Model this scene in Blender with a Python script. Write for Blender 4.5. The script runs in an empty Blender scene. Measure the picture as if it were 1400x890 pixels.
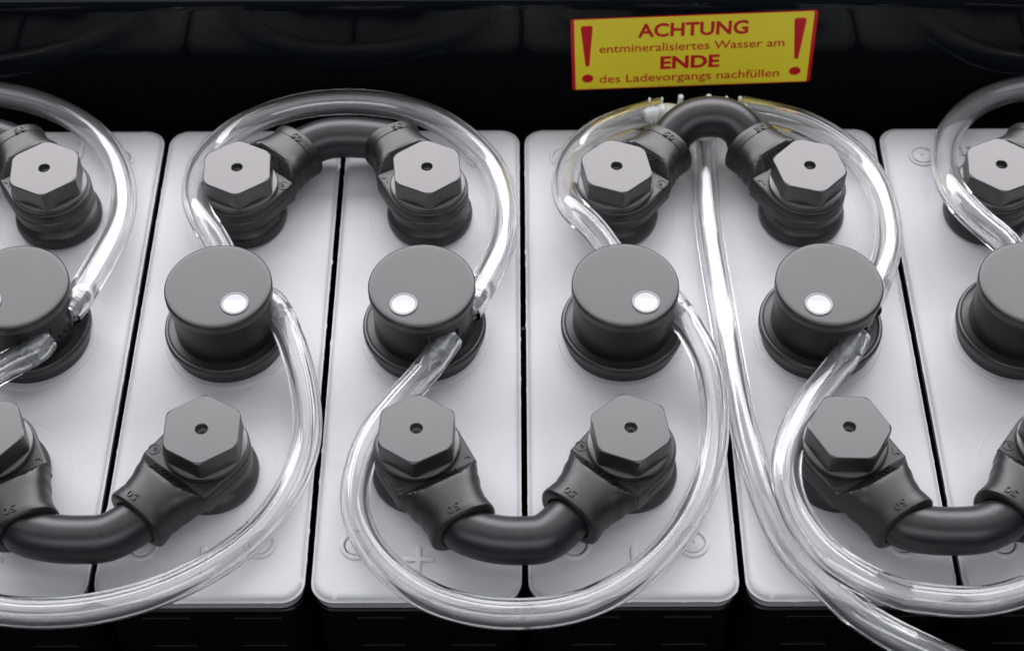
import bpy, math, random
from mathutils import Vector, Matrix, noise

# ---------------------------------------------------------------- scene, camera, light
S = 0.001                                   # everything below is written in millimetres
scene = bpy.context.scene
COL = scene.collection
random.seed(7)
rad = math.radians

cam_data = bpy.data.cameras.new('camera')
cam = bpy.data.objects.new('camera', cam_data); COL.objects.link(cam)
cam_data.sensor_width = 36.0
cam_data.lens = 36.0 * 2286.1324 / 1400.0
cam_data.clip_start = 0.01; cam_data.clip_end = 50
fw = Vector((-0.00183438, 0.61343953, -0.78973956))
rt = Vector((0.99999226, -0.00162358, -0.00358388))
up = rt.cross(fw)
cm = Matrix(((rt.x, up.x, -fw.x, -1.396*S), (rt.y, up.y, -fw.y, -342.4147*S), (rt.z, up.z, -fw.z, 447.8765*S), (0, 0, 0, 1)))
cam.matrix_world = cm
cam_data.dof.use_dof = True
cam_data.dof.focus_distance = 0.545
cam_data.dof.aperture_fstop = 14
scene.camera = cam

world = bpy.data.worlds.new('World'); scene.world = world
world.use_nodes = True
world.node_tree.nodes['Background'].inputs[0].default_value = (0.75, 0.85, 1.0, 1)
world.node_tree.nodes['Background'].inputs[1].default_value = 0.11

def area(name, loc, target, sx, sy, power, color=(1, 1, 1)):
    l = bpy.data.lights.new(name, 'AREA'); l.shape = 'RECTANGLE'
    l.size = sx; l.size_y = sy; l.energy = power; l.color = color
    o = bpy.data.objects.new(name, l); COL.objects.link(o)
    o.location = loc
    d = Vector(target) - Vector(loc)
    o.rotation_euler = d.to_track_quat('-Z', 'Y').to_euler()
    return o
area('softbox_behind', (0.0, 1.02, 0.88), (0, 0, 0), 3.0, 0.76, 56.0, (1.0, 0.958, 1.0))
area('softbox_overhead', (0.0, 0.10, 1.30), (0, 0.05, 0), 2.4, 0.9, 8.5, (0.96, 1.0, 0.99))
area('softbox_front', (0.0, -1.05, 0.95), (0, 0.05, 0), 1.8, 0.4, 9.0, (0.95, 0.97, 1.0))

scene.view_settings.view_transform = 'Standard'
scene.view_settings.look = 'None'
scene.view_settings.exposure = 0.0
scene.view_settings.gamma = 1.0
c = scene.cycles
c.max_bounces = 24; c.transmission_bounces = 24; c.glossy_bounces = 8; c.diffuse_bounces = 4
c.transparent_max_bounces = 16
c.caustics_refractive = True; c.caustics_reflective = True
c.blur_glossy = 0.1
c.sample_clamp_indirect = 0.0
try:
    c.use_denoising = True; c.denoiser = 'OPENIMAGEDENOISE'
    c.denoising_prefilter = 'ACCURATE'
except Exception: pass

# ---------------------------------------------------------------- materials
def mat(name, color, rough=0.4, ior=1.5, spec=0.5, bump=None, trans=0, vary=None, metal=0, coat=0, specks=None):
    m = bpy.data.materials.new(name); m.use_nodes = True
    nt = m.node_tree; b = nt.nodes['Principled BSDF']
    b.inputs['Base Color'].default_value = (*color, 1)
    b.inputs['Roughness'].default_value = rough
    b.inputs['IOR'].default_value = ior
    b.inputs['Specular IOR Level'].default_value = spec
    b.inputs['Transmission Weight'].default_value = trans
    b.inputs['Metallic'].default_value = metal
    b.inputs['Coat Weight'].default_value = coat
    tc = nt.nodes.new('ShaderNodeTexCoord')
    if bump:                                # list of (scale per metre, strength, distance mm)
        last = None
        for sc_, st, dist in bump:
            n = nt.nodes.new('ShaderNodeTexNoise'); n.inputs['Scale'].default_value = sc_
            n.inputs['Detail'].default_value = 4
            nt.links.new(tc.outputs['Object'], n.inputs['Vector'])
            bp = nt.nodes.new('ShaderNodeBump'); bp.inputs['Strength'].default_value = st
            bp.inputs['Distance'].default_value = dist*S
            nt.links.new(n.outputs[0], bp.inputs['Height'])
            if last: nt.links.new(last.outputs[0], bp.inputs['Normal'])
            last = bp
        nt.links.new(last.outputs[0], b.inputs['Normal'])
    if vary:                                # (scale, colour2, rough2, lo, hi)
        sc_, c2, r2, lo, hi = vary
        n = nt.nodes.new('ShaderNodeTexNoise'); n.inputs['Scale'].default_value = sc_
        n.inputs['Detail'].default_value = 6; n.inputs['Roughness'].default_value = 0.6
        nt.links.new(tc.outputs['Object'], n.inputs['Vector'])
        r = nt.nodes.new('ShaderNodeMapRange')
        r.inputs[1].default_value = lo; r.inputs[2].default_value = hi
        nt.links.new(n.outputs[0], r.inputs[0])
        mx = nt.nodes.new('ShaderNodeMix'); mx.data_type = 'RGBA'
        mx.inputs[6].default_value = (*color, 1); mx.inputs[7].default_value = (*c2, 1)
        nt.links.new(r.outputs[0], mx.inputs[0]); nt.links.new(mx.outputs[2], b.inputs['Base Color'])
        mr = nt.nodes.new('ShaderNodeMapRange')
        mr.inputs[3].default_value = rough; mr.inputs[4].default_value = r2
        nt.links.new(r.outputs[0], mr.inputs[0]); nt.links.new(mr.outputs[0], b.inputs['Roughness'])
    if specks:                              # sparse dust grains: (scale, radius, colour)
        vo = nt.nodes.new('ShaderNodeTexVoronoi'); vo.inputs['Scale'].default_value = specks[0]
        nt.links.new(tc.outputs['Object'], vo.inputs['Vector'])
        lt = nt.nodes.new('ShaderNodeMath'); lt.operation = 'LESS_THAN'; lt.inputs[1].default_value = specks[1]
        nt.links.new(vo.outputs['Distance'], lt.inputs[0])
        sep = nt.nodes.new('ShaderNodeSeparateColor'); nt.links.new(vo.outputs['Color'], sep.inputs[0])
        l2 = nt.nodes.new('ShaderNodeMath'); l2.operation = 'LESS_THAN'; l2.inputs[1].default_value = 0.45
        nt.links.new(sep.outputs[0], l2.inputs[0])
        ml = nt.nodes.new('ShaderNodeMath'); ml.operation = 'MULTIPLY'
        nt.links.new(lt.outputs[0], ml.inputs[0]); nt.links.new(l2.outputs[0], ml.inputs[1])
        m3 = nt.nodes.new('ShaderNodeMix'); m3.data_type = 'RGBA'
        m3.inputs[6].default_value = (*color, 1); m3.inputs[7].default_value = (*specks[2], 1)
        if b.inputs['Base Color'].links: nt.links.new(b.inputs['Base Color'].links[0].from_socket, m3.inputs[6])
        nt.links.new(ml.outputs[0], m3.inputs[0]); nt.links.new(m3.outputs[2], b.inputs['Base Color'])
    return m

M = {}
M['lid'] = mat('grey_moulded_plastic', (0.445, 0.444, 0.458), 0.42, 1.48, 0.28,
               bump=[(45, 0.07, 0.6), (900, 0.05, 0.05)], vary=(260, (0.43, 0.428, 0.442), 0.47, 0.5, 0.8), specks=(420, 0.045, (0.22, 0.21, 0.20)))
M['jar'] = mat('black_jar_plastic', (0.003, 0.003, 0.004), 0.30, 1.35, 0.4, bump=[(300, 0.2, 0.15)],
               vary=(2200, (0.05, 0.05, 0.05), 0.6, 0.68, 0.76))
M['tray'] = mat('glossy_black_paint', (0.003, 0.005, 0.006), 0.08, 1.28, 0.5, bump=[(14, 0.32, 1.0)])
M['rubber'] = mat('black_cable_rubber', (0.004, 0.005, 0.007), 0.38, 1.54, 0.5, bump=[(500, 0.10, 0.12), (2600, 0.10, 0.05)],
                  vary=(400, (0.008, 0.009, 0.010), 0.43, 0.45, 0.7), specks=(900, 0.07, (0.16, 0.16, 0.16)))
M['boot'] = mat('black_moulded_boot', (0.007, 0.0085, 0.0085), 0.41, 1.54, 0.5, bump=[(260, 0.10, 0.2), (3000, 0.10, 0.04)],
                vary=(300, (0.011, 0.0125, 0.012), 0.46, 0.45, 0.7), specks=(800, 0.06, (0.14, 0.14, 0.14)))
M['bolt'] = mat('dark_grey_nylon', (0.015, 0.0142, 0.0155), 0.38, 1.78, 0.5, bump=[(3500, 0.16, 0.04), (420, 0.06, 0.1)],
                vary=(700, (0.019, 0.018, 0.020), 0.39, 0.45, 0.7))
M['cap'] = mat('satin_black_plastic', (0.010, 0.0097, 0.0105), 0.40, 1.60, 0.5, bump=[(160, 0.05, 0.2), (4000, 0.10, 0.03)],
               vary=(500, (0.011, 0.0105, 0.0115), 0.43, 0.45, 0.7), specks=(520, 0.035, (0.16, 0.16, 0.16)))
M['floor'] = mat('matt_black_paint', (0.004, 0.004, 0.004), 0.7, 1.4, 0.2)
M['capbody'] = mat('black_plug_plastic', (0.006, 0.007, 0.007), 0.34, 1.34, 0.5, bump=[(3000, 0.08, 0.03)])
M['hose'] = mat('clear_hose_vinyl', (0.99, 0.992, 0.998), 0.0, 1.53, 0.5, trans=1.0)
M['bore'] = mat('milky_hose_bore', (0.98, 0.985, 0.99), 0.05, 1.53, 0.5, trans=0.84)  # inner wall partly diffuse white, milkier than the clear outer wall
M['barb'] = mat('clear_barb_plastic', (0.42, 0.44, 0.47), 0.15, 1.5, 0.5, trans=0.5)
M['white'] = mat('white_nylon', (0.90, 0.90, 0.88), 0.35, 1.5, 0.5)
M['float'] = mat('white_indicator_plastic', (0.55, 0.55, 0.56), 0.16, 1.5, 0.5)
M['ringgrey'] = mat('pale_window_rim', (0.22, 0.22, 0.23), 0.25, 1.5, 0.5)
M['brass'] = mat('dull_lead', (0.30, 0.29, 0.27), 0.4, 1.5, 0.5, metal=0.6)
M['yellow'] = mat('yellow_print', (0.88, 0.74, 0.04), 0.35, 1.45, 0.4, vary=(180, (0.85, 0.72, 0.045), 0.4, 0.4, 0.7))
M['red'] = mat('red_print', (0.58, 0.008, 0.02), 0.4, 1.45, 0.4)

# ---------------------------------------------------------------- mesh helpers
def build(name, verts, faces, material, parent=None, sharp=32, loc=None, rotz=None, link=True):
    me = bpy.data.meshes.new(name)
    me.from_pydata([(x*S, y*S, z*S) for x, y, z in verts], [], faces)
    me.validate(); me.update()
    me.materials.append(material)
    me.polygons.foreach_set('use_smooth', [True]*len(me.polygons))
    me.set_sharp_from_angle(angle=rad(sharp))
    o = bpy.data.objects.new(name, me)
    if loc: o.location = [v*S for v in loc]
    if rotz is not None: o.rotation_euler = (0, 0, rotz)
    if parent: o.parent = parent
    COL.objects.link(o)
    return o

def thing(name, label, cat, loc=(0, 0, 0), rotz=0, group=None):
    o = bpy.data.objects.new(name, None); COL.objects.link(o)
    o.empty_display_size = 0.01
    o.location = [v*S for v in loc]; o.rotation_euler = (0, 0, rotz)
    o['label'] = label; o['category'] = cat
    if group: o['group'] = group
    return o

def tag(o, label, cat, group=None):
    o['label'] = label; o['category'] = cat
    if group: o['group'] = group
    return o

def copy_part(src, parent, loc=None, rotz=None):
    c_ = src.copy(); COL.objects.link(c_); c_.parent = parent
    if loc is not None: c_.location = [v*S for v in loc]
    if rotz is not None: c_.rotation_euler = (0, 0, rotz)
    for ch in [k for k in src.children]:
        d = ch.copy(); COL.objects.link(d); d.parent = c_
    return c_

class MB:
    def __init__(s): s.v = []; s.f = []
    def add(s, v, f, mtx=None):
        n = len(s.v)
        s.v += [tuple(mtx @ Vector(p)) for p in v] if mtx else list(v)
        s.f += [tuple(i+n for i in q) for q in f]
        return s
    def build(s, name, m, parent=None, **k): return build(name, s.v, s.f, m, parent, **k)

def rings(rs, cap0=True, cap1=True, closed=False):
    """loft rings of equal length; outward normals when the rings run anticlockwise and upward"""
    n = len(rs[0]); v = [p for r in rs for p in r]; f = []
    m = len(rs)
    for a in range(m if closed else m-1):
        b = (a+1) % m
        for i in range(n):
            j = (i+1) % n
            f.append((a*n+i, a*n+j, b*n+j, b*n+i))
    if not closed:
        if cap0: f.append(tuple(reversed(range(n))))
        if cap1: f.append(tuple(range((m-1)*n, m*n)))
    return v, f

def circ(r, z, n=64, cx=0, cy=0):
    return [(cx+r*math.cos(2*math.pi*i/n), cy+r*math.sin(2*math.pi*i/n), z) for i in range(n)]

def lathe(prof, n=64, cap0=True, cap1=True, closed=False):
    return rings([circ(max(r, 0.01), z, n) for r, z in prof], cap0, cap1, closed)

def box(x0, x1, y0, y1, z0, z1):
    v = [(x0,y0,z0),(x1,y0,z0),(x1,y1,z0),(x0,y1,z0),(x0,y0,z1),(x1,y0,z1),(x1,y1,z1),(x0,y1,z1)]
    return v, [(3,2,1,0),(4,5,6,7),(0,1,5,4),(1,2,6,5),(2,3,7,6),(3,0,4,7)]

def bevbox(x0, x1, y0, y1, z0, z1, b=0.2):
    def r(i, z): return [(x0+i,y0+i,z),(x1-i,y0+i,z),(x1-i,y1-i,z),(x0+i,y1-i,z)]
    return rings([r(0, z0), r(0, z1-b), r(b, z1)])

def spline(P, n=8):
    P = [Vector(p) for p in P]; P = [2*P[0]-P[1]] + P + [2*P[-1]-P[-2]]; o = []
    for i in range(1, len(P)-2):
        a, b, c_, d = P[i-1:i+3]
        for k in range(n):
            t = k/n
            o.append(0.5*((2*b)+(c_-a)*t+(2*a-5*b+4*c_-d)*t*t+(3*b-a-3*c_+d)*t**3))
    o.append(P[-2].copy()); return o

def smooth_path(P, it=3):
    for _ in range(it):
        P = [P[0], P[1]] + [(P[i-1]+2*P[i]+P[i+1])/4 for i in range(2, len(P)-2)] + [P[-2], P[-1]]
    return P

def frames(P):
    T = []
    for i in range(len(P)):
        a = P[max(i-1, 0)]; b = P[min(i+1, len(P)-1)]
        T.append((b-a).normalized())
    N = []; n = T[0].cross(Vector((0, 0, 1))).normalized()
    for t in T:
        n = (n - t*n.dot(t)).normalized(); N.append(n)
    return T, N

def tube_rings(P, R, seg):
    """R: number or function of index"""
    T, N = frames(P); out = []
    for i, p in enumerate(P):
        b = T[i].cross(N[i]); r = R(i) if callable(R) else R
        out.append([tuple(p + N[i]*(r*math.cos(2*math.pi*k/seg)) + b*(r*math.sin(2*math.pi*k/seg))) for k in range(seg)])
    return out

def text_mesh(body, bold=0.0, depth=0.1, res=3):
    cu = bpy.data.curves.new('lettering', 'FONT'); cu.body = body; cu.size = 1.0
    cu.offset = bold; cu.extrude = 0.0; cu.resolution_u = res
    cu.align_x = 'LEFT'
    ob = bpy.data.objects.new('lettering', cu); COL.objects.link(ob)
    bpy.context.view_layer.update()
    me = bpy.data.meshes.new_from_object(ob.evaluated_get(bpy.context.evaluated_depsgraph_get()))
    v = [(p.co.x, p.co.y) for p in me.vertices]; f = [tuple(q.vertices) for q in me.polygons]
    bpy.data.objects.remove(ob); bpy.data.meshes.remove(me)
    return v, f

def solid(v2, f, fn0, fn1):
    """give flat lettering depth: fn0/fn1 map (u,v) to the lower/upper surface"""
    n = len(v2)
    v = [fn0(a, b) for a, b in v2] + [fn1(a, b) for a, b in v2]
    cnt = {}
    for q in f:
        for i in range(len(q)):
            e = (q[i], q[(i+1) % len(q)]); cnt[e] = 1
    F = [tuple(i+n for i in q) for q in f]
    for (a, b) in cnt:
        if (b, a) not in cnt: F.append((a, b, b+n, a+n))
    return v, F

# ---------------------------------------------------------------- battery tray (glossy black steel trough)
D = 99.0; PITCH = 66.0; WALL = 120.5
GX = {i: -163.6 + 66.0*i for i in range(-1, 7)}
YB, YF, CY = 54.3, -54.5, 0.2

ground = MB(); ground.add(*box(-900, 900, -600, 700, -260, -250))
g = ground.build('workshop_floor', M['jar']); g['kind'] = 'structure'

tray = thing('battery_tray', 'glossy black steel tray wall rising behind the row of grey cells', 'battery tray', (0, WALL, -150))
def wall_grid():
    # front face of the back panel as a slightly wavy sheet, folded over at the top into a lip
    prof = [(0.0, -150), (0.0, -60), (0.0, 0), (0.0, 38.0), (0.1, 40.6), (0.9, 42.2), (2.6, 43.0), (20, 43.4), (26, 43.0), (26, -150)]
    xs = [-420 + 12*i for i in range(71)]
    v = []; f = []
    for x in xs:
        for (dy, z) in prof:
            v.append((x, dy, z+150))
    n = len(prof)
    for i in range(len(xs)-1):
        for k in range(n-1):
            f.append((i*n+k, (i+1)*n+k, (i+1)*n+k+1, i*n+k+1))
    return v, f
w = MB(); w.add(*wall_grid()); w.build('back_wall', M['tray'], tray)
fl = MB(); fl.add(*box(-420, 420, -245, -0.5, -4, 0)); fl.build('floor_panel', M['floor'], tray)
fw_ = MB(); fw_.add(*box(-420, 420, -249, -245.2, -4, 95)); fw_.build('front_wall', M['floor'], tray)

# ---------------------------------------------------------------- warning label on the tray wall
def sticker():
    A = rad(2.62); ca, sa = math.cos(A), math.sin(A)
    t = thing('warning_label', 'yellow warning sticker with red German lettering on the black tray wall', 'sticker', (19.2, WALL, 33.9))
    t.rotation_euler = (0, -A, 0)
    W, H = 90.2, 35.6
    def rr(x0, x1, z0, z1, r, y, n=5):
        p = []
        for cx, cz, a0 in ((x1-r, z0+r, -90), (x1-r, z1-r, 0), (x0+r, z1-r, 90), (x0+r, z0+r, 180)):
            for k in range(n+1):
                a = rad(a0+90*k/n); p.append((cx+r*math.cos(a), y, cz+r*math.sin(a)))
        return p
    MB().add(*rings([rr(0, W, -H, 0, 1.2, -0.02), rr(0, W, -H, 0, 1.2, -0.22)])).build('red_border', M['red'], t)
    MB().add(*rings([rr(1.3, W-1.4, -H+0.45, -0.35, 0.5, -0.22), rr(1.3, W-1.4, -H+0.45, -0.35, 0.5, -0.30)])).build('yellow_face', M['yellow'], t)
    def line(body, u0, u1, base, cap, bold, capchar_h):
        v, f = text_mesh(body, bold)
        x0 = min(p[0] for p in v); x1 = max(p[0] for p in v)
        sx = (u1-u0)/(x1-x0); sy = cap/capchar_h
        mp = lambda d: (lambda a, b: (u0+(a-x0)*sx, d, -base+b*sy))
        vv, ff = solid(v, f, mp(-0.305), mp(-0.34))
        o = MB().add(vv, ff).build('printed_text', M['red'], t, sharp=20)
        return o
    hcap = 0.69
    line('ACHTUNG', 24.6, 65.2, 9.7, 6.2, 0.028, hcap)
    line('entmineralisiertes Wasser am', 10.4, 79.0, 16.9, 4.0, 0.008, hcap)
    line('ENDE', 33.2, 55.4, 25.9, 5.9, 0.036, hcap)
    line('des Ladevorgangs nachf\u00fcllen', 10.4, 78.2, 32.2, 4.0, 0.008, hcap)
    for u in (5.9, 84.0):
        m = MB()
        def pr(pts):
            n = len(pts)
            return rings([[(u+a, -0.305, -b) for a, b in pts], [(u+a, -0.345, -b) for a, b in pts]])
        m.add(*pr([(-0.7, 23.4), (0.7, 23.4), (2.2, 4.6), (2.0, 3.7), (1.5, 3.3), (-1.5, 3.3), (-2.0, 3.7), (-2.2, 4.6)]))
        m.add(*pr([(2.2*math.cos(-2*math.pi*k/20), 29.7+2.1*math.sin(-2*math.pi*k/20)) for k in range(20)]))
        m.build('exclamation_mark', M['red'], t)
    return t
sticker()

# ---------------------------------------------------------------- cells
def rrect(hx, hy, r, z, inset=0, jig=None, step=1.6):
    hx, hy, r = hx-inset, hy-inset, max(r-inset*0.8, 0.5)
    p = []
    cs = [(hx-r, -hy+r, -90), (hx-r, hy-r, 0), (-hx+r, hy-r, 90), (-hx+r, -hy+r, 180)]
    nst = [int((2*hy0)/step) for hy0 in (99, 32, 99, 32)]
    for q, (cx, cy, a0) in enumerate(cs):
        for k in range(10):
            a = rad(a0+10*k); p.append([cx+r*math.cos(a), cy+r*math.sin(a)])
        a = rad(a0+90); e = (cx+r*math.cos(a), cy+r*math.sin(a))
        nx = cs[(q+1) % 4]; b = rad(nx[2]); s = (nx[0]+r*math.cos(b), nx[1]+r*math.sin(b))
        for k in range(nst[q]):
            t = k/nst[q]; p.append([e[0]+(s[0]-e[0])*t, e[1]+(s[1]-e[1])*t])
    if jig:
        seed, amp = jig; out = []
        for i, (x, y) in enumerate(p):
            d = noise.noise(Vector((x*0.35, y*0.35, seed*17.3)))
            d2 = max(0, noise.noise(Vector((x*0.9, y*0.9, seed*5.1)))-0.30)*2.6
            k = (d*0.35 + d2)*amp
            l = math.hypot(x/hx, y/hy) or 1
            if abs(x) > hx-r*0.5: x += math.copysign(k, x)
            if abs(y) > hy-r*0.5: y += math.copysign(k, y)
            out.append([x, y])
        p = out
    return [(x, y, z) for x, y in p]

HX = 32.1
def lid_mesh(seed):
    R = 7.2
    rs = [rrect(HX, D, R, -6.0, 0.9), rrect(HX, D, R, -2.6, 0.5), rrect(HX, D, R, -2.0, 0.15, (seed, 0.25)), rrect(HX, D, R, -1.55, 0.1, (seed, 0.28)),
          rrect(HX, D, R, -1.4, 0.55, (seed, 0.15)), rrect(HX, D, R, -1.25, 0.8), rrect(HX, D, R, -0.75, 1.05), rrect(HX, D, R, -0.30, 1.6), rrect(HX, D, R, -0.08, 2.4), rrect(HX, D, R, 0.0, 3.4)]
    return rings(rs)

ring_prof = lambda r, w, h: [(r-w, -0.02), (r-w*0.4, h), (r+w*0.4, h), (r+w, -0.02)]
def ring_mesh(r, w, h): 
    p = ring_prof(r, w, h); return rings([circ(a, b, 72) for a, b in reversed(p)], False, False)

jar_me = None
def jar_mesh():
    m = MB()
    m.add(*rings([rrect(HX, D, 6.5, z, 1.3, step=9) for z in (-150, -6.02)]))
    m.add(*rings([rrect(HX, D, 6.8, z, i, step=9) for z, i in ((-10.2, 1.32), (-9.8, 0.8), (-8.0, 0.7), (-7.4, 1.32))], False, False))
    for (a, b) in ((-18.6, -4.0), (9.6, 24.4)):       # moulded frames on the front of the jar
        y0 = -D+1.3
        for (x0, x1, z0, z1) in ((a, b, -13.0, -12.3), (a, b, -31.2, -30.5), (a, a+0.8, -30.5, -13.0), (b-0.8, b, -30.5, -13.0)):
            m.add(*bevbox_front(x0, x1, y0, z0, z1))
    return m
def bevbox_front(x0, x1, y0, z0, z1, h=0.6, b=0.2):
    def r(i, y): return [(x0+i, y, z0+i), (x1-i, y, z0+i), (x1-i, y, z1-i), (x0+i, y, z1-i)]
    return rings([r(0, y0+0.1), r(0, y0-h+b), r(b, y0-h)])

def embossed_bar(m, x, y, hx, hy, h=0.6):
    def r(i, z):
        n = 8; rr_ = min(hx, hy)-i; p = []
        ax, ay = hx-i-rr_, hy-i-rr_
        for cx, cy, a0 in ((ax, -ay, -90), (ax, ay, 0), (-ax, ay, 90), (-ax, -ay, 180)):
            for k in range(n+1):
                a = rad(a0+90*k/n); p.append((x+cx+rr_*math.cos(a), y+cy+rr_*math.sin(a), z))
        return p
    m.add(*rings([r(0, -0.02), r(0.08, h-0.12), r(0.3, h)]))

def plus_mesh(h=0.6):
    a, L, e = 0.95, 5.0, 0.6
    def outline(i, z):
        a_ = a-i; L_ = L-i; p = []
        for k in range(4):
            c0, s0 = [(1, 0), (0, 1), (-1, 0), (0, -1)][k]
            for (u, v) in ((a_+0.0, -a_), (L_-e, -a_), (L_, -a_+e), (L_, a_-e), (L_-e, a_)):
                p.append((u*c0-v*s0, u*s0+v*c0, z))
        return p
    return rings([outline(0, -0.02), outline(0.05, h-0.12), outline(0.25, h)])

cell_labels = {
 -1: 'grey topped battery cell beyond the left edge of the row',
 0: 'grey topped cell at the left edge, vent cap cut off by the frame',
 1: 'grey topped cell second from the left, left of the long narrow gap',
 2: 'grey topped cell just left of the middle with an embossed plus near its front',
 3: 'grey topped cell just right of the middle, below the left end of the yellow sticker',
 4: 'grey topped cell crossed lengthwise by the straight supply hose',
 5: 'grey topped cell at the right edge, its vent cap cut off by the frame',
 6: 'grey topped battery cell beyond the right edge of the row'}
mark_prof = [(5.2, -0.02), (5.05, 0.45), (4.5, 0.62), (4.0, 0.50), (3.75, 0.03), (3.4, 0.01), (3.35, 0.45), (3.15, 0.52), (0.75, 0.50), (0.5, 0.14), (0.0, 0.14)]
protos = {}
for i in range(-1, 7):
    t = thing('battery_cell', cell_labels[i], 'battery cell', (GX[i], 0, -150), 0, 'battery cells side by side in the tray')
    def up_(o):
        o.location.z += 150*S; return o
    up_(MB().add(*lid_mesh(i+3)).build('lid', M['lid'], t, sharp=50))
    lid = t.children[0]
    if not protos:
        protos['jar'] = up_(jar_mesh().build('jar', M['jar'], t))
        protos['mark'] = up_(MB().add(*lathe(mark_prof, 40, False, True)).build('round_mark', M['lid'], t, sharp=25))
        arc = [[(r*math.cos(rad(-70+8*k)), r*math.sin(rad(-70+8*k)), 0.10) for k in range(18)] for r in (3.42, 3.70)]
        av = arc[0]+arc[1]; build('shrink_crack', av, [(k, k+18, k+19, k+1) for k in range(17)], M['jar'], protos['mark'])
        protos['collar'] = up_(MB().add(*lathe([(13.9, 0.0), (14.9, 0.7), (15.2, 2.2), (15.0, 4.0), (14.3, 5.4), (13.2, 6.1), (12.6, 6.6), (12.6, 9.5)], 72)).build('terminal_collar', M['boot'], t))
        protos['ring'] = up_(MB().add(*ring_mesh(21.5, 0.3, 0.06)).build('moulded_ring', M['lid'], t))
        protos['seat'] = up_(MB().add(*lathe([(21.4, -0.02), (21.2, 0.35), (20.7, 0.5), (18.9, 0.55), (17.6, 1.5)], 72)).build('cap_seat', M['lid'], t))
        protos['plus'] = up_(MB().add(*plus_mesh()).build('plus_mark', M['lid'], t, sharp=25))
        mm = MB(); embossed_bar(mm, 0, 0, 0.95, 5.0)
        protos['minus'] = up_(mm.build('minus_mark', M['lid'], t, sharp=25))
        for k in ('mark', 'collar', 'ring', 'seat', 'plus', 'minus'): protos[k].location = (0, 0, 150*S)
        first = True
    else: first = False
    def put(k, x, y):
        if first and not protos[k].get('used'):
            protos[k]['used'] = 1; protos[k].location = (x*S, y*S, 150*S); return
        o = copy_part(protos[k], t, (x, y, 150), random.choice([0, rad(40), rad(-50), rad(160)]) if k == 'mark' else None)
    if not first: copy_part(protos['jar'], t, (0, 0, 150))
    front_plus = (i % 2 == 0)
    jx = random.uniform(-1, 1)
    for x, y in ((-18.0+jx, -80), (18.3+jx, -79.5), (-18+jx, 83.6), (18+jx, 83.4)): put('mark', x, y)
    put('collar', 0, YB); put('collar', 0, YF); put('ring', 0, YB); put('ring', 0, YF); put('seat', 0, CY)
    put('plus' if front_plus else 'minus', 0.3, -85.0)
    put('minus' if front_plus else 'plus', -2.2 if not front_plus else 2.0, 88.5)
for k in protos:
    if 'used' in protos[k]: del protos[k]['used']
for o in COL.objects:
    if 'used' in o: del o['used']

# ---------------------------------------------------------------- intercell connectors (cable with two moulded boots)
def lerp(a, b, t): return a+(b-a)*max(0, min(1, t))
def table(s, T):
    for (a, va), (b, vb) in zip(T, T[1:]):
        if s <= b: 
            t = (s-a)/(b-a); t = t*t*(3-2*t) if 0 < t < 1 else t
            return lerp(va, vb, t)
    return T[-1][1]
HW = [(8, 13.6), (13, 13.5), (17.5, 12.0), (22, 10.6), (25.5, 10.2), (30.2, 10.8)]
def bsec(s, hw, zc, ht, hb, n, clip=True, N=72):
    p = []
    for k in range(N):
        a = 2*math.pi*k/N
        c_, s_ = math.cos(a), math.sin(a)
        t = math.copysign(abs(c_)**(2/n), c_)*hw
        z = zc + math.copysign(abs(s_)**(2/n), s_)*(ht if s_ > 0 else hb)
        if clip: z = min(z, 16.6 + (s-13.0)*1.0 if s > 13.05 else 16.4)
        p.append((s, t, z))
    return p
def barrel_top(s, t):
    hw = table(s, HW); n = table(s, [(8, 3.4), (30, 2.3)]); ht = table(s, [(8, 9.0), (16, 10.0), (30, 9.6)])
    c_ = min(1, (abs(t)/hw))**(n/2); c_ = min(c_, 1); a = math.acos(c_)
    z = 11.2 + math.sin(a)**(2/n)*ht
    if s > 26.0: z += 0.22
    return min(z, 16.6 + max(0, s-13.0)*1.0)
def boot_mesh():
    m = MB()
    # head: U-shaped plate round the bolt
    def head(i, z):
        p = []; r = 14.0-i
        for k in range(25):
            a = rad(90+180*k/24); p.append((r*math.cos(a), r*math.sin(a), z))
        xs = [2, 5, 8, 11, 13.2]
        for x in xs: p.append((x, -(14.0-0.5*(x/13.2)-i), z))
        for x in reversed(xs): p.append((x, (14.0-0.5*(x/13.2)-i), z))
        return p
    m.add(*rings([head(0.9, 7.6), head(0.2, 8.2), head(0, 9.0), head(0, 12.2), head(0.35, 12.5), head(0.35, 12.8), head(0, 13.1), head(0, 15.8), head(0.25, 16.3), head(0.8, 16.6)]))
    S_ = [8, 10.5, 12.4, 13.0, 13.6, 14.3, 15, 15.8, 16.6, 17.4, 18.2, 19, 20, 21, 22, 23, 24, 25, 25.9, 26.05, 27, 28, 29, 29.8, 30.3, 30.5]
    rs = []
    for s in S_:
        hw = table(s, HW); n = table(s, [(8, 3.4), (30, 2.3)]); ht = table(s, [(8, 9.0), (16, 10.0), (30, 9.6)])
        hb = table(s, [(8, 2.5), (14, 3.6), (24, 8.6), (30, 9.2)])
        e = 0
        if s > 26.0: e = 0.22
        if s > 29.7: e = 0.22 - {29.8: 0.15, 30.3: 0.7, 30.5: 1.5}.get(s, 0)
        rs.append(bsec(s, hw+e, 11.2, ht+e, hb+e, n))
    # inner bore
    rs.append(bsec(30.5, 8.0, 11.2, 7.9, 7.9, 2, False)); rs.append(bsec(27.0, 7.5, 11.2, 7.5, 7.5, 2, False))
    m.add(*rings([[(x, y, z) for x, y, z in r] for r in rs]))
    return m
boot_proto = boot_mesh().build('cable_boot', M['boot'], None, sharp=28)
boot_me = boot_proto.data
bpy.data.objects.remove(boot_proto)

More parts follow.
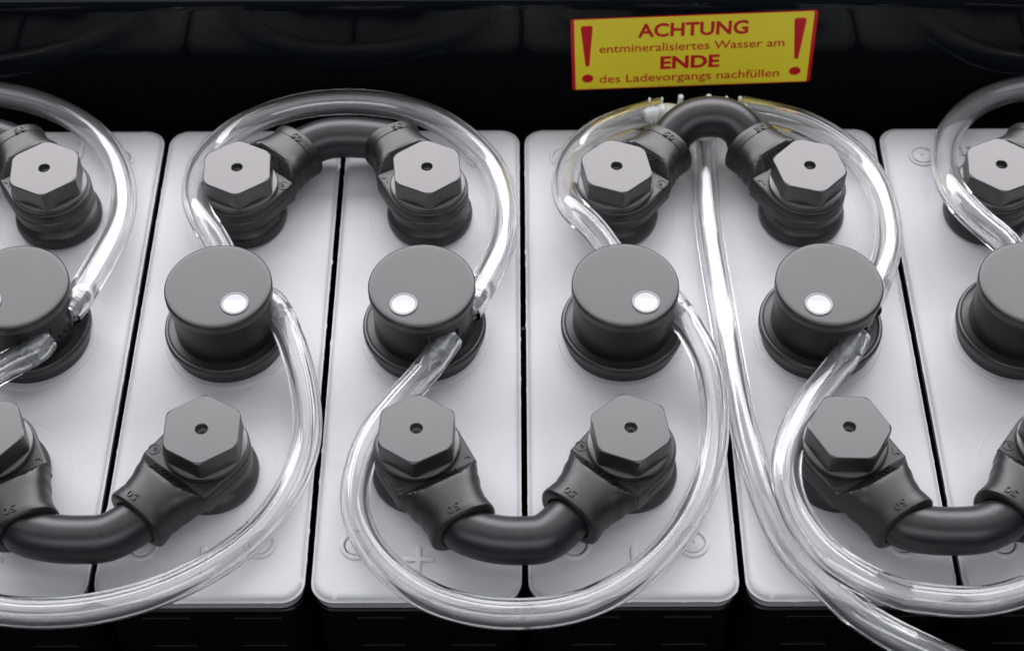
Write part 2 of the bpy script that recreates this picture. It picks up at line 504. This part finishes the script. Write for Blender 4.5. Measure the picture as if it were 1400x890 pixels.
def emboss(body, s0, t0, h, w, out=0.22, bold=0.0, name='moulded_text'):
    """lettering read from the bolt side of the boot: letter tops towards the cable"""
    v, f = text_mesh(body, bold)
    x0 = min(p[0] for p in v); x1 = max(p[0] for p in v); sx = w/(x1-x0); sy = h/0.69
    def mp(d):
        def fn(a, b):
            s = s0 + b*sy; t = t0 - (a-(x0+x1)/2)*sx
            return (s - (d*0.5 if s < 18 else 0), t, barrel_top(s, t)+d)
        return fn
    vv, ff = solid(v, f, mp(-0.1), mp(out))
    me_o = MB().add(vv, ff).build(name, M['boot'], None, sharp=20)
    me = me_o.data; bpy.data.objects.remove(me_o); return me
txt50 = emboss('50', 26.3, -2.0, 2.3, 4.1, 0.38, 0.012)
txtbrand = emboss('JELLTEC', 14.3, 0.0, 2.3, 12.5, 0.42, 0.012)
def flatmark():
    m = MB()
    v, f = text_mesh('7', 0.01)
    def mp(d): return lambda a, b: (8.6+b*3.4, 12.2-a*3.4, 16.6+d)
    vv, ff = solid(v, f, mp(-0.05), mp(0.25)); m.add(vv, ff)
    m.add([(x+11.3, y+12.0, z+16.58) for x, y, z in lathe([(0.4, 0), (0.4, 0.2), (0.2, 0.3)], 12)[0]], lathe([(0.4, 0), (0.4, 0.2), (0.2, 0.3)], 12)[1])
    o = m.build('moulded_text', M['boot'], None); me = o.data; bpy.data.objects.remove(o); return me
mark7 = flatmark()
def stamp():
    m = MB()
    v, f = rings([circ(a, b, 28) for a, b in ((1.9, 16.55), (1.9, 16.8), (1.65, 16.8), (1.65, 16.55))], False, False)
    m.add([(x+10.3, y-11.6, z) for x, y, z in v], f)
    for k in range(3): m.add(*bevbox(9.4+0.5*k, 9.7+0.5*k, -12.3+0.3*k, -10.9+0.2*k, 16.55, 16.82, 0.05))
    o = m.build('date_stamp', M['boot'], None); me = o.data; bpy.data.objects.remove(o); return me
stamp_me = stamp()

def connector(ia, ib, y, aL, aR, mid, label, lift=0, pts=None):
    """ia left cell, ib right cell; aL/aR boot headings in degrees; mid: cable midpoint"""
    bl = (GX[ia], y); br = (GX[ib], y)
    t = thing('cell_connector', label, 'battery cable', ((bl[0]+br[0])/2, y, 0), 0, 'bent black cables bridging neighbouring cells')
    ox, oy = (bl[0]+br[0])/2, y
    for (bx, by), a in ((bl, aL), (br, aR)):
        o = bpy.data.objects.new('cable_boot', boot_me); COL.objects.link(o); o.parent = t
        o.location = ((bx-ox)*S, (by-oy)*S, 0); o.rotation_euler = (0, 0, rad(a))
        for me in (txt50, txtbrand, mark7, stamp_me):
            d = bpy.data.objects.new('date_stamp' if me is stamp_me else 'moulded_text', me); COL.objects.link(d); d.parent = o
    def at(b, a, s, z): return Vector((b[0]+s*math.cos(rad(a))-ox, b[1]+s*math.sin(rad(a))-oy, z))
    sg = -1 if y < 0 else 1
    P = [at(bl, aL, 18, 11.2), at(bl, aL, 26, 11.2), at(bl, aL, 30.5, 11.2+0.12*lift)]
    m_ = Vector((mid[0]-ox, mid[1]-oy, mid[2]))
    e1, e2 = at(bl, aL, 30.5, 11.2), at(br, aR, 30.5, 11.2)
    if pts: P += [Vector((q[0]-ox, q[1]-oy, q[2])) for q in pts]
    else: P += [Vector((lerp(e1.x, m_.x, 0.50), lerp(e1.y, m_.y, 0.86), lerp(11.2, mid[2], 0.7))), m_, Vector((lerp(e2.x, m_.x, 0.50), lerp(e2.y, m_.y, 0.86), lerp(11.2, mid[2], 0.7)))]
    P += [at(br, aR, 30.5, 11.2+0.12*lift), at(br, aR, 26, 11.2), at(br, aR, 18, 11.2)]
    path = smooth_path(spline(P, 9), 5)
    MB().add(*rings(tube_rings(path, 7.35, 40))).build('cable', M['rubber'], t)
    return t
connector(0, 1, YF, -62, -129, (-131.5, -84.0, 10.8), 'front bent black cable bridging the two leftmost cells')
connector(2, 3, YF, -61, -131, (1.0, -84.8, 10.8), 'front bent black cable in the middle bridging the two centre cells')
connector(4, 5, YF, -58, -130, (131.0, -82.0, 10.8), 'front bent black cable at the right, partly cut off by the right edge')
connector(-1, 0, YB, 52, 125, (-196, 81.5, 14), 'back bent black cable cut off by the left edge of the photo')
connector(1, 2, YB, 50, 119, (-62.0, 81.6, 13), 'back bent black cable arching over the long narrow gap left of the middle')
connector(3, 4, YB, 50, 126, (69.6, 84.8, 17.8), 'back bent black cable under the yellow sticker arching over the supply hose', 6,
          [(56.3, 82.0, 14.2), (62.3, 85.6, 17.0), (69.6, 86.6, 17.8), (76.6, 85.4, 17.0), (81.6, 81.6, 14.2)])
connector(5, 6, YB, 50, 125, (200, 82.0, 14), 'back bent black cable cut off by the right edge of the photo')

# ---------------------------------------------------------------- hexagonal terminal bolts
def bolt_parts():
    N = 72
    def hexr(i, z, af=11.45, rc=None, soft=0.35):
        p = []
        for k in range(N):
            a = 2*math.pi*k/N
            m_ = (a + math.pi/6) % (math.pi/3) - math.pi/6          # vertex at angle 0
            m2 = abs(m_); r = af/math.cos(math.pi/6-m2)
            r = min(r, af/math.cos(math.pi/6)-soft)
            r -= i
            if rc: r = min(r, rc)
            p.append((r*math.cos(a), r*math.sin(a), z))
        return p
    hm = MB()
    hm.add(*rings([hexr(0, 18.7), hexr(0, 25.7), hexr(0, 26.15, rc=12.85), hexr(0.1, 26.35, rc=12.5), hexr(0.32, 26.5, rc=12.15), circ(2.05, 26.5, N), circ(1.85, 26.3, N), circ(1.78, 24.0, N)], True, False))
    wm = lathe([(12.9, 16.62), (13.15, 16.9), (13.2, 17.9), (13.0, 18.4), (12.5, 18.75), (11.0, 18.9)], 72)
    rm = rings([circ(a, b, 32) for a, b in ((1.9, 24.0), (1.0, 24.1), (0.85, 22.6), (0.05, 22.6))], False, True)
    return hm, wm, rm
hm, wm, rm = bolt_parts()
BOLT = None
def bolt(x, y, ang, label):
    global BOLT
    t = thing('terminal_bolt', label, 'bolt', (x, y, 16.6), rad(ang), 'black hexagonal terminal bolts')
    if BOLT is None:
        a = hm.build('hex_head', M['bolt'], t, sharp=22); b = MB().add(*wm).build('washer', M['bolt'], t)
        c_ = MB().add(*rm).build('contact_socket', M['brass'], t)
        for o in (a, b, c_): o.location = (0, 0, -16.6*S)
        BOLT = t
    else:
        for ch in BOLT.children: copy_part(ch, t)
    return t
bl = [
 (-1, YB, -80, 'hexagonal bolt at the back of the cell beyond the left edge'),
 (0, YB, -84.6, 'hexagonal bolt at the back left corner, above the cut off vent cap'),
 (1, YB, -86.6, 'back row hexagonal bolt at the left end of the left centre back cable'),
 (2, YB, -84.7, 'back row hexagonal bolt at the right end of the left centre back cable'),
 (3, YB, -79.9, 'back row hexagonal bolt at the left end of the cable under the yellow sticker'),
 (4, YB, -75.5, 'back row hexagonal bolt at the right end of the cable under the yellow sticker'),
 (5, YB, -95.8, 'back row hexagonal bolt at the right edge, inside the rightmost loop'),
 (6, YB, -90, 'hexagonal bolt at the back of the cell beyond the right edge'),
 (0, YF, -70, 'front row hexagonal bolt half cut off by the left edge'),
 (1, YF, -89.0, 'front row hexagonal bolt second from the left, on the right end of the left cable'),
 (2, YF, -92.3, 'front row hexagonal bolt on the left end of the middle cable'),
 (3, YF, -80.9, 'front row hexagonal bolt on the right end of the middle cable'),
 (4, YF, -121.5, 'front row hexagonal bolt with a flat side facing the viewer, right of the supply hose'),
 (5, YF, -75, 'front row hexagonal bolt only just showing at the right edge')]
for i, y, a, lb in bl:
    bolt(GX[i] + {1: 0.5, 3: -0.6}.get(i, 0), y, a, lb)

# ---------------------------------------------------------------- vent caps
BN = {-1: 333, 0: 333, 1: 46, 2: 333, 3: 46, 4: 336, 5: 46, 6: 333}     # heading of each side fitting
WN = {-1: 235, 0: 221, 1: 309, 2: 236, 3: 309, 4: 243, 5: 330, 6: 235}   # heading of each white indicator
def cap_body():
    # angle list with doubled edges so the side pocket has crisp walls; local x axis = heading of the fitting
    A = []
    def R(a, hi):
        m_ = abs(a)
        if m_ <= 17: return 16.6
        if m_ < 58: return min(16.6, 7.4/math.cos(rad(min(m_, 62))))
        return 16.6
    angs = [-180+5*k for k in range(24)] + [-62, -58.01, -57.99, -54, -50, -45, -40, -35, -30, -25, -20, -17.02, -17, -12, -6, 0, 6, 12, 17, 17.02, 20, 25, 30, 35, 40, 45, 50, 54, 57.99, 58.01] + [60+5*k for k in range(24)]
    def rg(z, d=0, full=False): return [((( 16.6 if full else R(a, z))+d)*math.cos(rad(a)), ((16.6 if full else R(a, z))+d)*math.sin(rad(a)), z) for a in angs]
    m = MB()
    m.add(*rings([rg(6.5), rg(21.0)]))
    m.add(*rings([rg(20.98, 0.12, True), rg(22.6, 0.15, True), rg(22.8, 0.45, True), rg(24.8, 0.5, True)]))
    return m
def cap_flange():
    return lathe([(19.0, 0.9), (19.1, 5.2), (20.2, 5.5), (20.5, 6.1), (20.55, 7.7), (20.4, 8.3), (20.0, 8.7), (19.4, 8.75), (19.0, 8.5), (18.6, 8.42), (17.0, 8.35), (15.0, 8.3)], 96)
def cap_lid():
    return lathe([(16.2, 24.6), (17.2, 24.8), (17.42, 25.4), (17.45, 27.6), (17.4, 28.05), (17.2, 28.35), (16.9, 28.5), (16.5, 28.57), (15.5, 28.58), (8, 28.52), (0.01, 28.5)], 96)
def barb_mesh():
    # straight double-ended tube along local y at x = 12.8, z = 15, with raised barbs
    prof = []
    y = -15.5
    def bb(y0, sg):
        return [(y0, 2.2), (y0+sg*0.2, 2.55), (y0+sg*2.2, 3.2), (y0+sg*2.4, 2.6), (y0+sg*3.2, 2.6), (y0+sg*5.2, 3.2), (y0+sg*5.4, 2.6), (y0+sg*6.2, 2.6), (y0+sg*8.0, 3.15), (y0+sg*8.2, 2.6)]
    L = bb(-15.5, 1); Rr = list(reversed([(-a, b) for a, b in L]))
    rs = []
    for yy, r in L+Rr:
        rs.append([(12.8+r*math.cos(-2*math.pi*k/24), yy, 15+r*math.sin(-2*math.pi*k/24)) for k in range(24)])
    return rings(rs)
def cap_dots():
    m = MB()
    for a in (-9, 0, 9):
        v, f = lathe([(0.75, 0), (0.7, 0.35), (0.35, 0.45), (0.3, 0.15)], 12)
        q = Matrix.Rotation(rad(a), 4, 'Z') @ Matrix.Translation((16.55, 0, 14.5)) @ Matrix.Rotation(rad(90), 4, 'Y')
        m.add(v, f, q)
    return m
CAP = None
cap_labels = {
 -1: 'round black vent cap beyond the left edge', 
 0: 'round black vent cap half cut off by the left edge',
 1: 'round black vent cap at left with its white indicator at its lower right',
 2: 'round black vent cap left of the middle with its white indicator at its lower left',
 3: 'round black vent cap right of the middle with its white indicator at its lower right',
 4: 'round black vent cap beside the straight supply hose, white indicator at its lower left',
 5: 'round black vent cap cut off by the right edge, no indicator showing',
 6: 'round black vent cap beyond the right edge'}
for i in range(-1, 7):
    t = thing('vent_cap', cap_labels[i], 'vent cap', (GX[i], CY, 3.2), 0, 'round black vent caps down the middle of the cells')
    bn, wn = rad(BN[i]), rad(WN[i])
    if CAP is None:
        CAP = {}
        CAP['flange'] = MB().add(*cap_flange()).build('flange', M['cap'], t)
        CAP['plug_body'] = cap_body().build('plug_body', M['capbody'], t, sharp=30)
        CAP['hose_fitting'] = MB().add(*barb_mesh()).build('hose_fitting', M['barb'], t, sharp=40)
        CAP['moulded_dots'] = cap_dots().build('moulded_dots', M['capbody'], t)
        CAP['top_disc'] = MB().add(*cap_lid()).build('top_disc', M['cap'], t, sharp=40)
        CAP['indicator_rim'] = MB().add(*lathe([(4.6, 28.40), (4.6, 28.80), (4.4, 29.0), (4.05, 29.02), (3.7, 28.92), (3.6, 28.6)], 48)).build('indicator_rim', M['ringgrey'], t)
        CAP['indicator_float'] = MB().add(*lathe([(3.66, 28.57), (3.64, 28.93), (3.3, 28.90), (2.8, 28.80), (2.0, 28.68), (1.0, 28.62), (0.01, 28.61)], 40)).build('indicator_float', M['float'], t)
        src = dict(CAP)
    else:
        src = {k: copy_part(o, t) for k, o in CAP.items()}
    for k, o in src.items():
        o.location = (0, 0, -3.2*S)
        if k in ('plug_body', 'hose_fitting', 'moulded_dots'): o.rotation_euler = (0, 0, bn)
        if k in ('indicator_rim', 'indicator_float'):
            o.location = (9.9*math.cos(wn)*S, 9.9*math.sin(wn)*S, -3.2*S)

# ---------------------------------------------------------------- clear hoses
HOSE = {}
HOSE['front23'] = [(-23.1, -11.4, 15.0), (-25.6, -16.3, 15.0), (-30.8, -23.5, 12.5), (-40.7, -34.3, 9.0), (-47.7, -45.3, 7.0), (-51.2, -59.5, 5.6), (-50.3, -72.7, 5.4), (-43.5, -86.9, 5.4), (-29.8, -99.4, 5.4), (-14.5, -105.3, 5.4), (0.6, -106.6, 5.4), (18.0, -104.0, 5.4), (35.9, -93.4, 5.4), (50.1, -77.0, 5.4), (58.5, -59.1, 6.5), (62.1, -41.5, 9.0), (61.9, -25.7, 11.0), (59.5, -14.8, 13.0), (51.9, 1.1, 15.0), (48.0, 4.9, 15.0)]
HOSE['front01'] = [(-84.0, 4.9, 15.0), (-80.1, 1.1, 15.0), (-74.9, -9.6, 12.0), (-70.3, -23.7, 9.0), (-67.7, -39.3, 6.5), (-69.1, -53.8, 5.4), (-76.0, -72.0, 5.4), (-88.9, -87.2, 5.4), (-107.4, -98.6, 5.4), (-126.2, -104.4, 5.4), (-144.4, -105.8, 5.4), (-161.1, -103.3, 5.4), (-178.1, -95.2, 5.4), (-190.5, -78.6, 5.4), (-195.0, -57.8, 6.0), (-190.9, -42.6, 8.0), (-181.0, -31.2, 10.0), (-170.2, -22.9, 12.5), (-157.6, -16.3, 15.0), (-155.1, -11.4, 15.0)]
HOSE['front45'] = [(109.4, -10.9, 15.0), (107.2, -16.0, 15.0), (101.9, -23.4, 13.5), (92.2, -36.1, 14.0), (84.8, -49.9, 15.0), (81.2, -63.4, 15.0), (82.8, -76.1, 14.5), (87.1, -86.9, 15.0), (93.4, -94.8, 14.5), (104.5, -100.3, 11.0), (111.1, -101.1, 8.0), (116.5, -101.4, 5.5), (134.3, -103.2, 5.4), (149.9, -99.5, 5.4), (167.1, -90.2, 5.4), (183.8, -74.9, 5.4), (194.6, -56.6, 6.0), (198.8, -35.7, 8.0), (195.6, -20.5, 11.0), (183.9, 1.1, 15.0), (180.0, 4.9, 15.0)]
HOSE['back12'] = [(-17.2, 0.2, 15.0), (-14.7, 5.1, 15.0), (-7.1, 26.2, 12.0), (-4.4, 46.3, 8.0), (-6.5, 65.9, 5.6), (-12.9, 80.6, 5.4), (-26.6, 95.5, 5.4), (-43.2, 104.4, 5.4), (-62.5, 107.6, 5.4), (-82.8, 105.0, 5.4), (-101.0, 95.7, 5.6), (-111.8, 79.3, 8.0), (-114.1, 58.7, 14.0), (-109.5, 39.3, 19.5), (-102.9, 28.5, 19.0), (-97.3, 17.7, 15.0), (-93.4, 13.9, 15.0)]
HOSE['back01'] = [(-149.2, 0.2, 15.0), (-146.7, 5.1, 15.0), (-141.7, 26.8, 12.0), (-139.1, 48.7, 8.0), (-143.1, 70.2, 5.6), (-152.6, 87.9, 5.4), (-169.8, 102.8, 5.4), (-191.9, 111.8, 5.4), (-214.3, 113.8, 5.4), (-235.1, 108.1, 5.4), (-251.0, 91.4, 7.0), (-252.1, 69.2, 11.0), (-242.0, 44.7, 15.0), (-229.3, 17.7, 15.0), (-225.4, 13.9, 15.0)]
HOSE['back34'] = [(114.7, 0.9, 15.0), (117.0, 6.0, 15.0), (125.3, 25.2, 12.5), (128.9, 44.8, 9.0), (128.1, 64.9, 6.0), (121.5, 80.6, 5.4), (108.3, 93.7, 5.4), (95.4, 99.5, 5.4), (82.7, 102.6, 5.4)]
HOSE['back34b'] = [(53.5, 102.0, 5.4), (43.8, 99.0, 5.4), (30.1, 92.2, 5.4), (19.8, 79.9, 6.0), (15.8, 59.9, 12.0), (18.3, 42.4, 18.0), (25.6, 33.0, 18.0), (34.7, 17.7, 15.0), (38.6, 13.9, 15.0)]
HOSE['back56'] = [(170.6, 13.9, 15.0), (166.7, 17.7, 15.0), (165.9, 25.7, 17.0), (156.4, 34.3, 20.0), (149.9, 45.8, 21.0), (150.1, 64.3, 16.0), (157.6, 88.3, 8.0), (171.0, 105.2, 5.4), (187.4, 112.9, 5.4), (206.9, 114.3, 5.4), (227.4, 107.6, 5.4), (242.3, 90.4, 5.4), (247.1, 67.9, 6.0), (238.7, 40.0, 10.0), (249.3, 5.1, 15.0), (246.8, 0.2, 15.0)]
HOSE['supply'] = [(68.5, 94.4, 5.3), (67.6, 78.5, 5.3), (66.5, 46.0, 5.3), (68.3, 12.0, 5.3), (69.7, -15.7, 5.3), (71.8, -41.8, 5.3), (76.3, -68.1, 5.3), (82.1, -85.5, 5.3), (89.7, -94.9, 5.5), (98.0, -105.3, 5.5), (108.1, -112.2, 4.0), (120.6, -116.8, 0.0), (138.3, -120.7, -8.0), (164.2, -121.0, -25.0)]

def hose(key, label, cat='hose', grp='clear hoses looping between the vent caps', name='water_hose'):
    P = smooth_path(spline([Vector(p) for p in HOSE[key]], 12), 24)
    zmin = 4.85
    if key != 'supply_':
        P = [Vector((p.x, p.y, max(p.z, zmin) if (p.y > -97 and p.y < 97) else p.z)) for p in P]
    L = [0]
    for a, b in zip(P, P[1:]): L.append(L[-1]+(b-a).length)
    tot = L[-1]
    def ro(i):
        e = min(L[i], tot-L[i])
        return 4.72 + (0.34*math.exp(-(e/6.0)**2)) + (0.05*math.sin(e*2.1) if e < 9 else 0)
    def ri(i):
        e = min(L[i], tot-L[i]); t = max(0.0, min(1.0, (e-9.0)/5.0))
        return 3.3 - 0.75*t*t*(3-2*t)
    outer = tube_rings(P, ro, 64)
    inner = tube_rings(P, ri, 64)
    rs = outer + list(reversed(inner))
    v, f = rings(rs, closed=True)
    o = MB().add(v, f).build(name, M['hose'], None, sharp=40)
    o.data.materials.append(M['bore'])
    n0 = len(outer)*64
    for q in o.data.polygons:
        if all(i >= n0 for i in q.vertices): q.material_index = 1
    return tag(o, label, cat, grp)
hose('front23', 'clear hose looping round the front of the two centre cells')
hose('front01', 'clear hose sweeping from the second vent cap round the front left corner')
hose('front45', 'clear hose hugging the flat-sided bolt and curving out at the front right')
hose('back12', 'clear hose arching behind the bent cable left of the middle')
hose('back01', 'clear hose arching behind the bolt at the back left corner')
hose('back34', 'clear hose curving from the tee under the sticker down its right side')
hose('back34b', 'short clear hose curving from the tee under the sticker down its left side')
hose('back56', 'clear hose curling round the back bolt at the right edge')
hose('supply', 'straight clear supply hose running from under the back cable out past the front edge', 'hose', None, 'supply_hose')

# white tee piece joining the two hoses and the supply hose behind the cable
def tee():
    t = thing('tee_connector', 'white plastic tee piece with small pegs half hidden behind the back cable', 'hose connector', (69, 103, 0))
    def axis(P, prof):
        return rings([[tuple(Vector(P(s)) + r*Vector(q)) for q in ring] for s, r, ring in prof])
    def barb(x0, y0, dx, dy, L, m):
        # tube from (x0,y0) in direction (dx,dy)
        T = Vector((dx, dy, 0)).normalized(); N = Vector((-T.y, T.x, 0)); B = Vector((0, 0, 1))
        prof = [(0, 3.0), (L*0.3, 3.0), (L*0.31, 2.5), (L*0.5, 2.5), (L*0.51, 3.1), (L*0.72, 2.5), (L*0.73, 3.1), (L*0.98, 2.3), (L, 1.8)]
        rs = []
        for s, r in prof:
            rs.append([tuple(Vector((x0, y0, 5.4)) + T*s + (N*math.cos(-2*math.pi*k/20)+B*math.sin(-2*math.pi*k/20))*(-r)) for k in range(20)])
        m.add([(a-69, b-103, c_) for a, b, c_ in rings(rs)[0]], rings(rs)[1])
    body = MB()
    P = [Vector((54.2-69, -1.6, 4.6)), Vector((60-69, -1.9, 4.4)), Vector((0, -1.9, 4.4)), Vector((76-69, -1.9, 4.4)), Vector((81.0-69, -1.6, 4.6))]
    body.add(*rings(tube_rings(spline(P, 4), lambda i: 3.9 if i % 4 < 3 else 3.7, 24)))
    body.build('tee_body', M['white'], t)
    b = MB(); barb(54.5, 101.6, -1, -0.28, 8.0, b); b.build('barb', M['white'], t)
    b = MB(); barb(80.7, 101.9, 1, -0.10, 4.5, b); b.build('barb', M['white'], t)
    b = MB(); barb(68.8, 100.5, -0.02, -1, 14, b); b.build('barb', M['white'], t)
    for x, r, h in ((48.6, 0.5, 11.4), (53.2, 0.5, 11.6), (60.1, 1.0, 12.6), (70.4, 1.0, 12.8), (77.0, 0.6, 12.0), (82.0, 0.7, 11.8)):
        v, f = lathe([(r, 8.5), (r, h-0.3), (r*0.7, h)], 16)
        MB().add([(a+x-69, b_-0.4, c_) for a, b_, c_ in v], f).build('peg', M['white'], t)
    return t
tee()
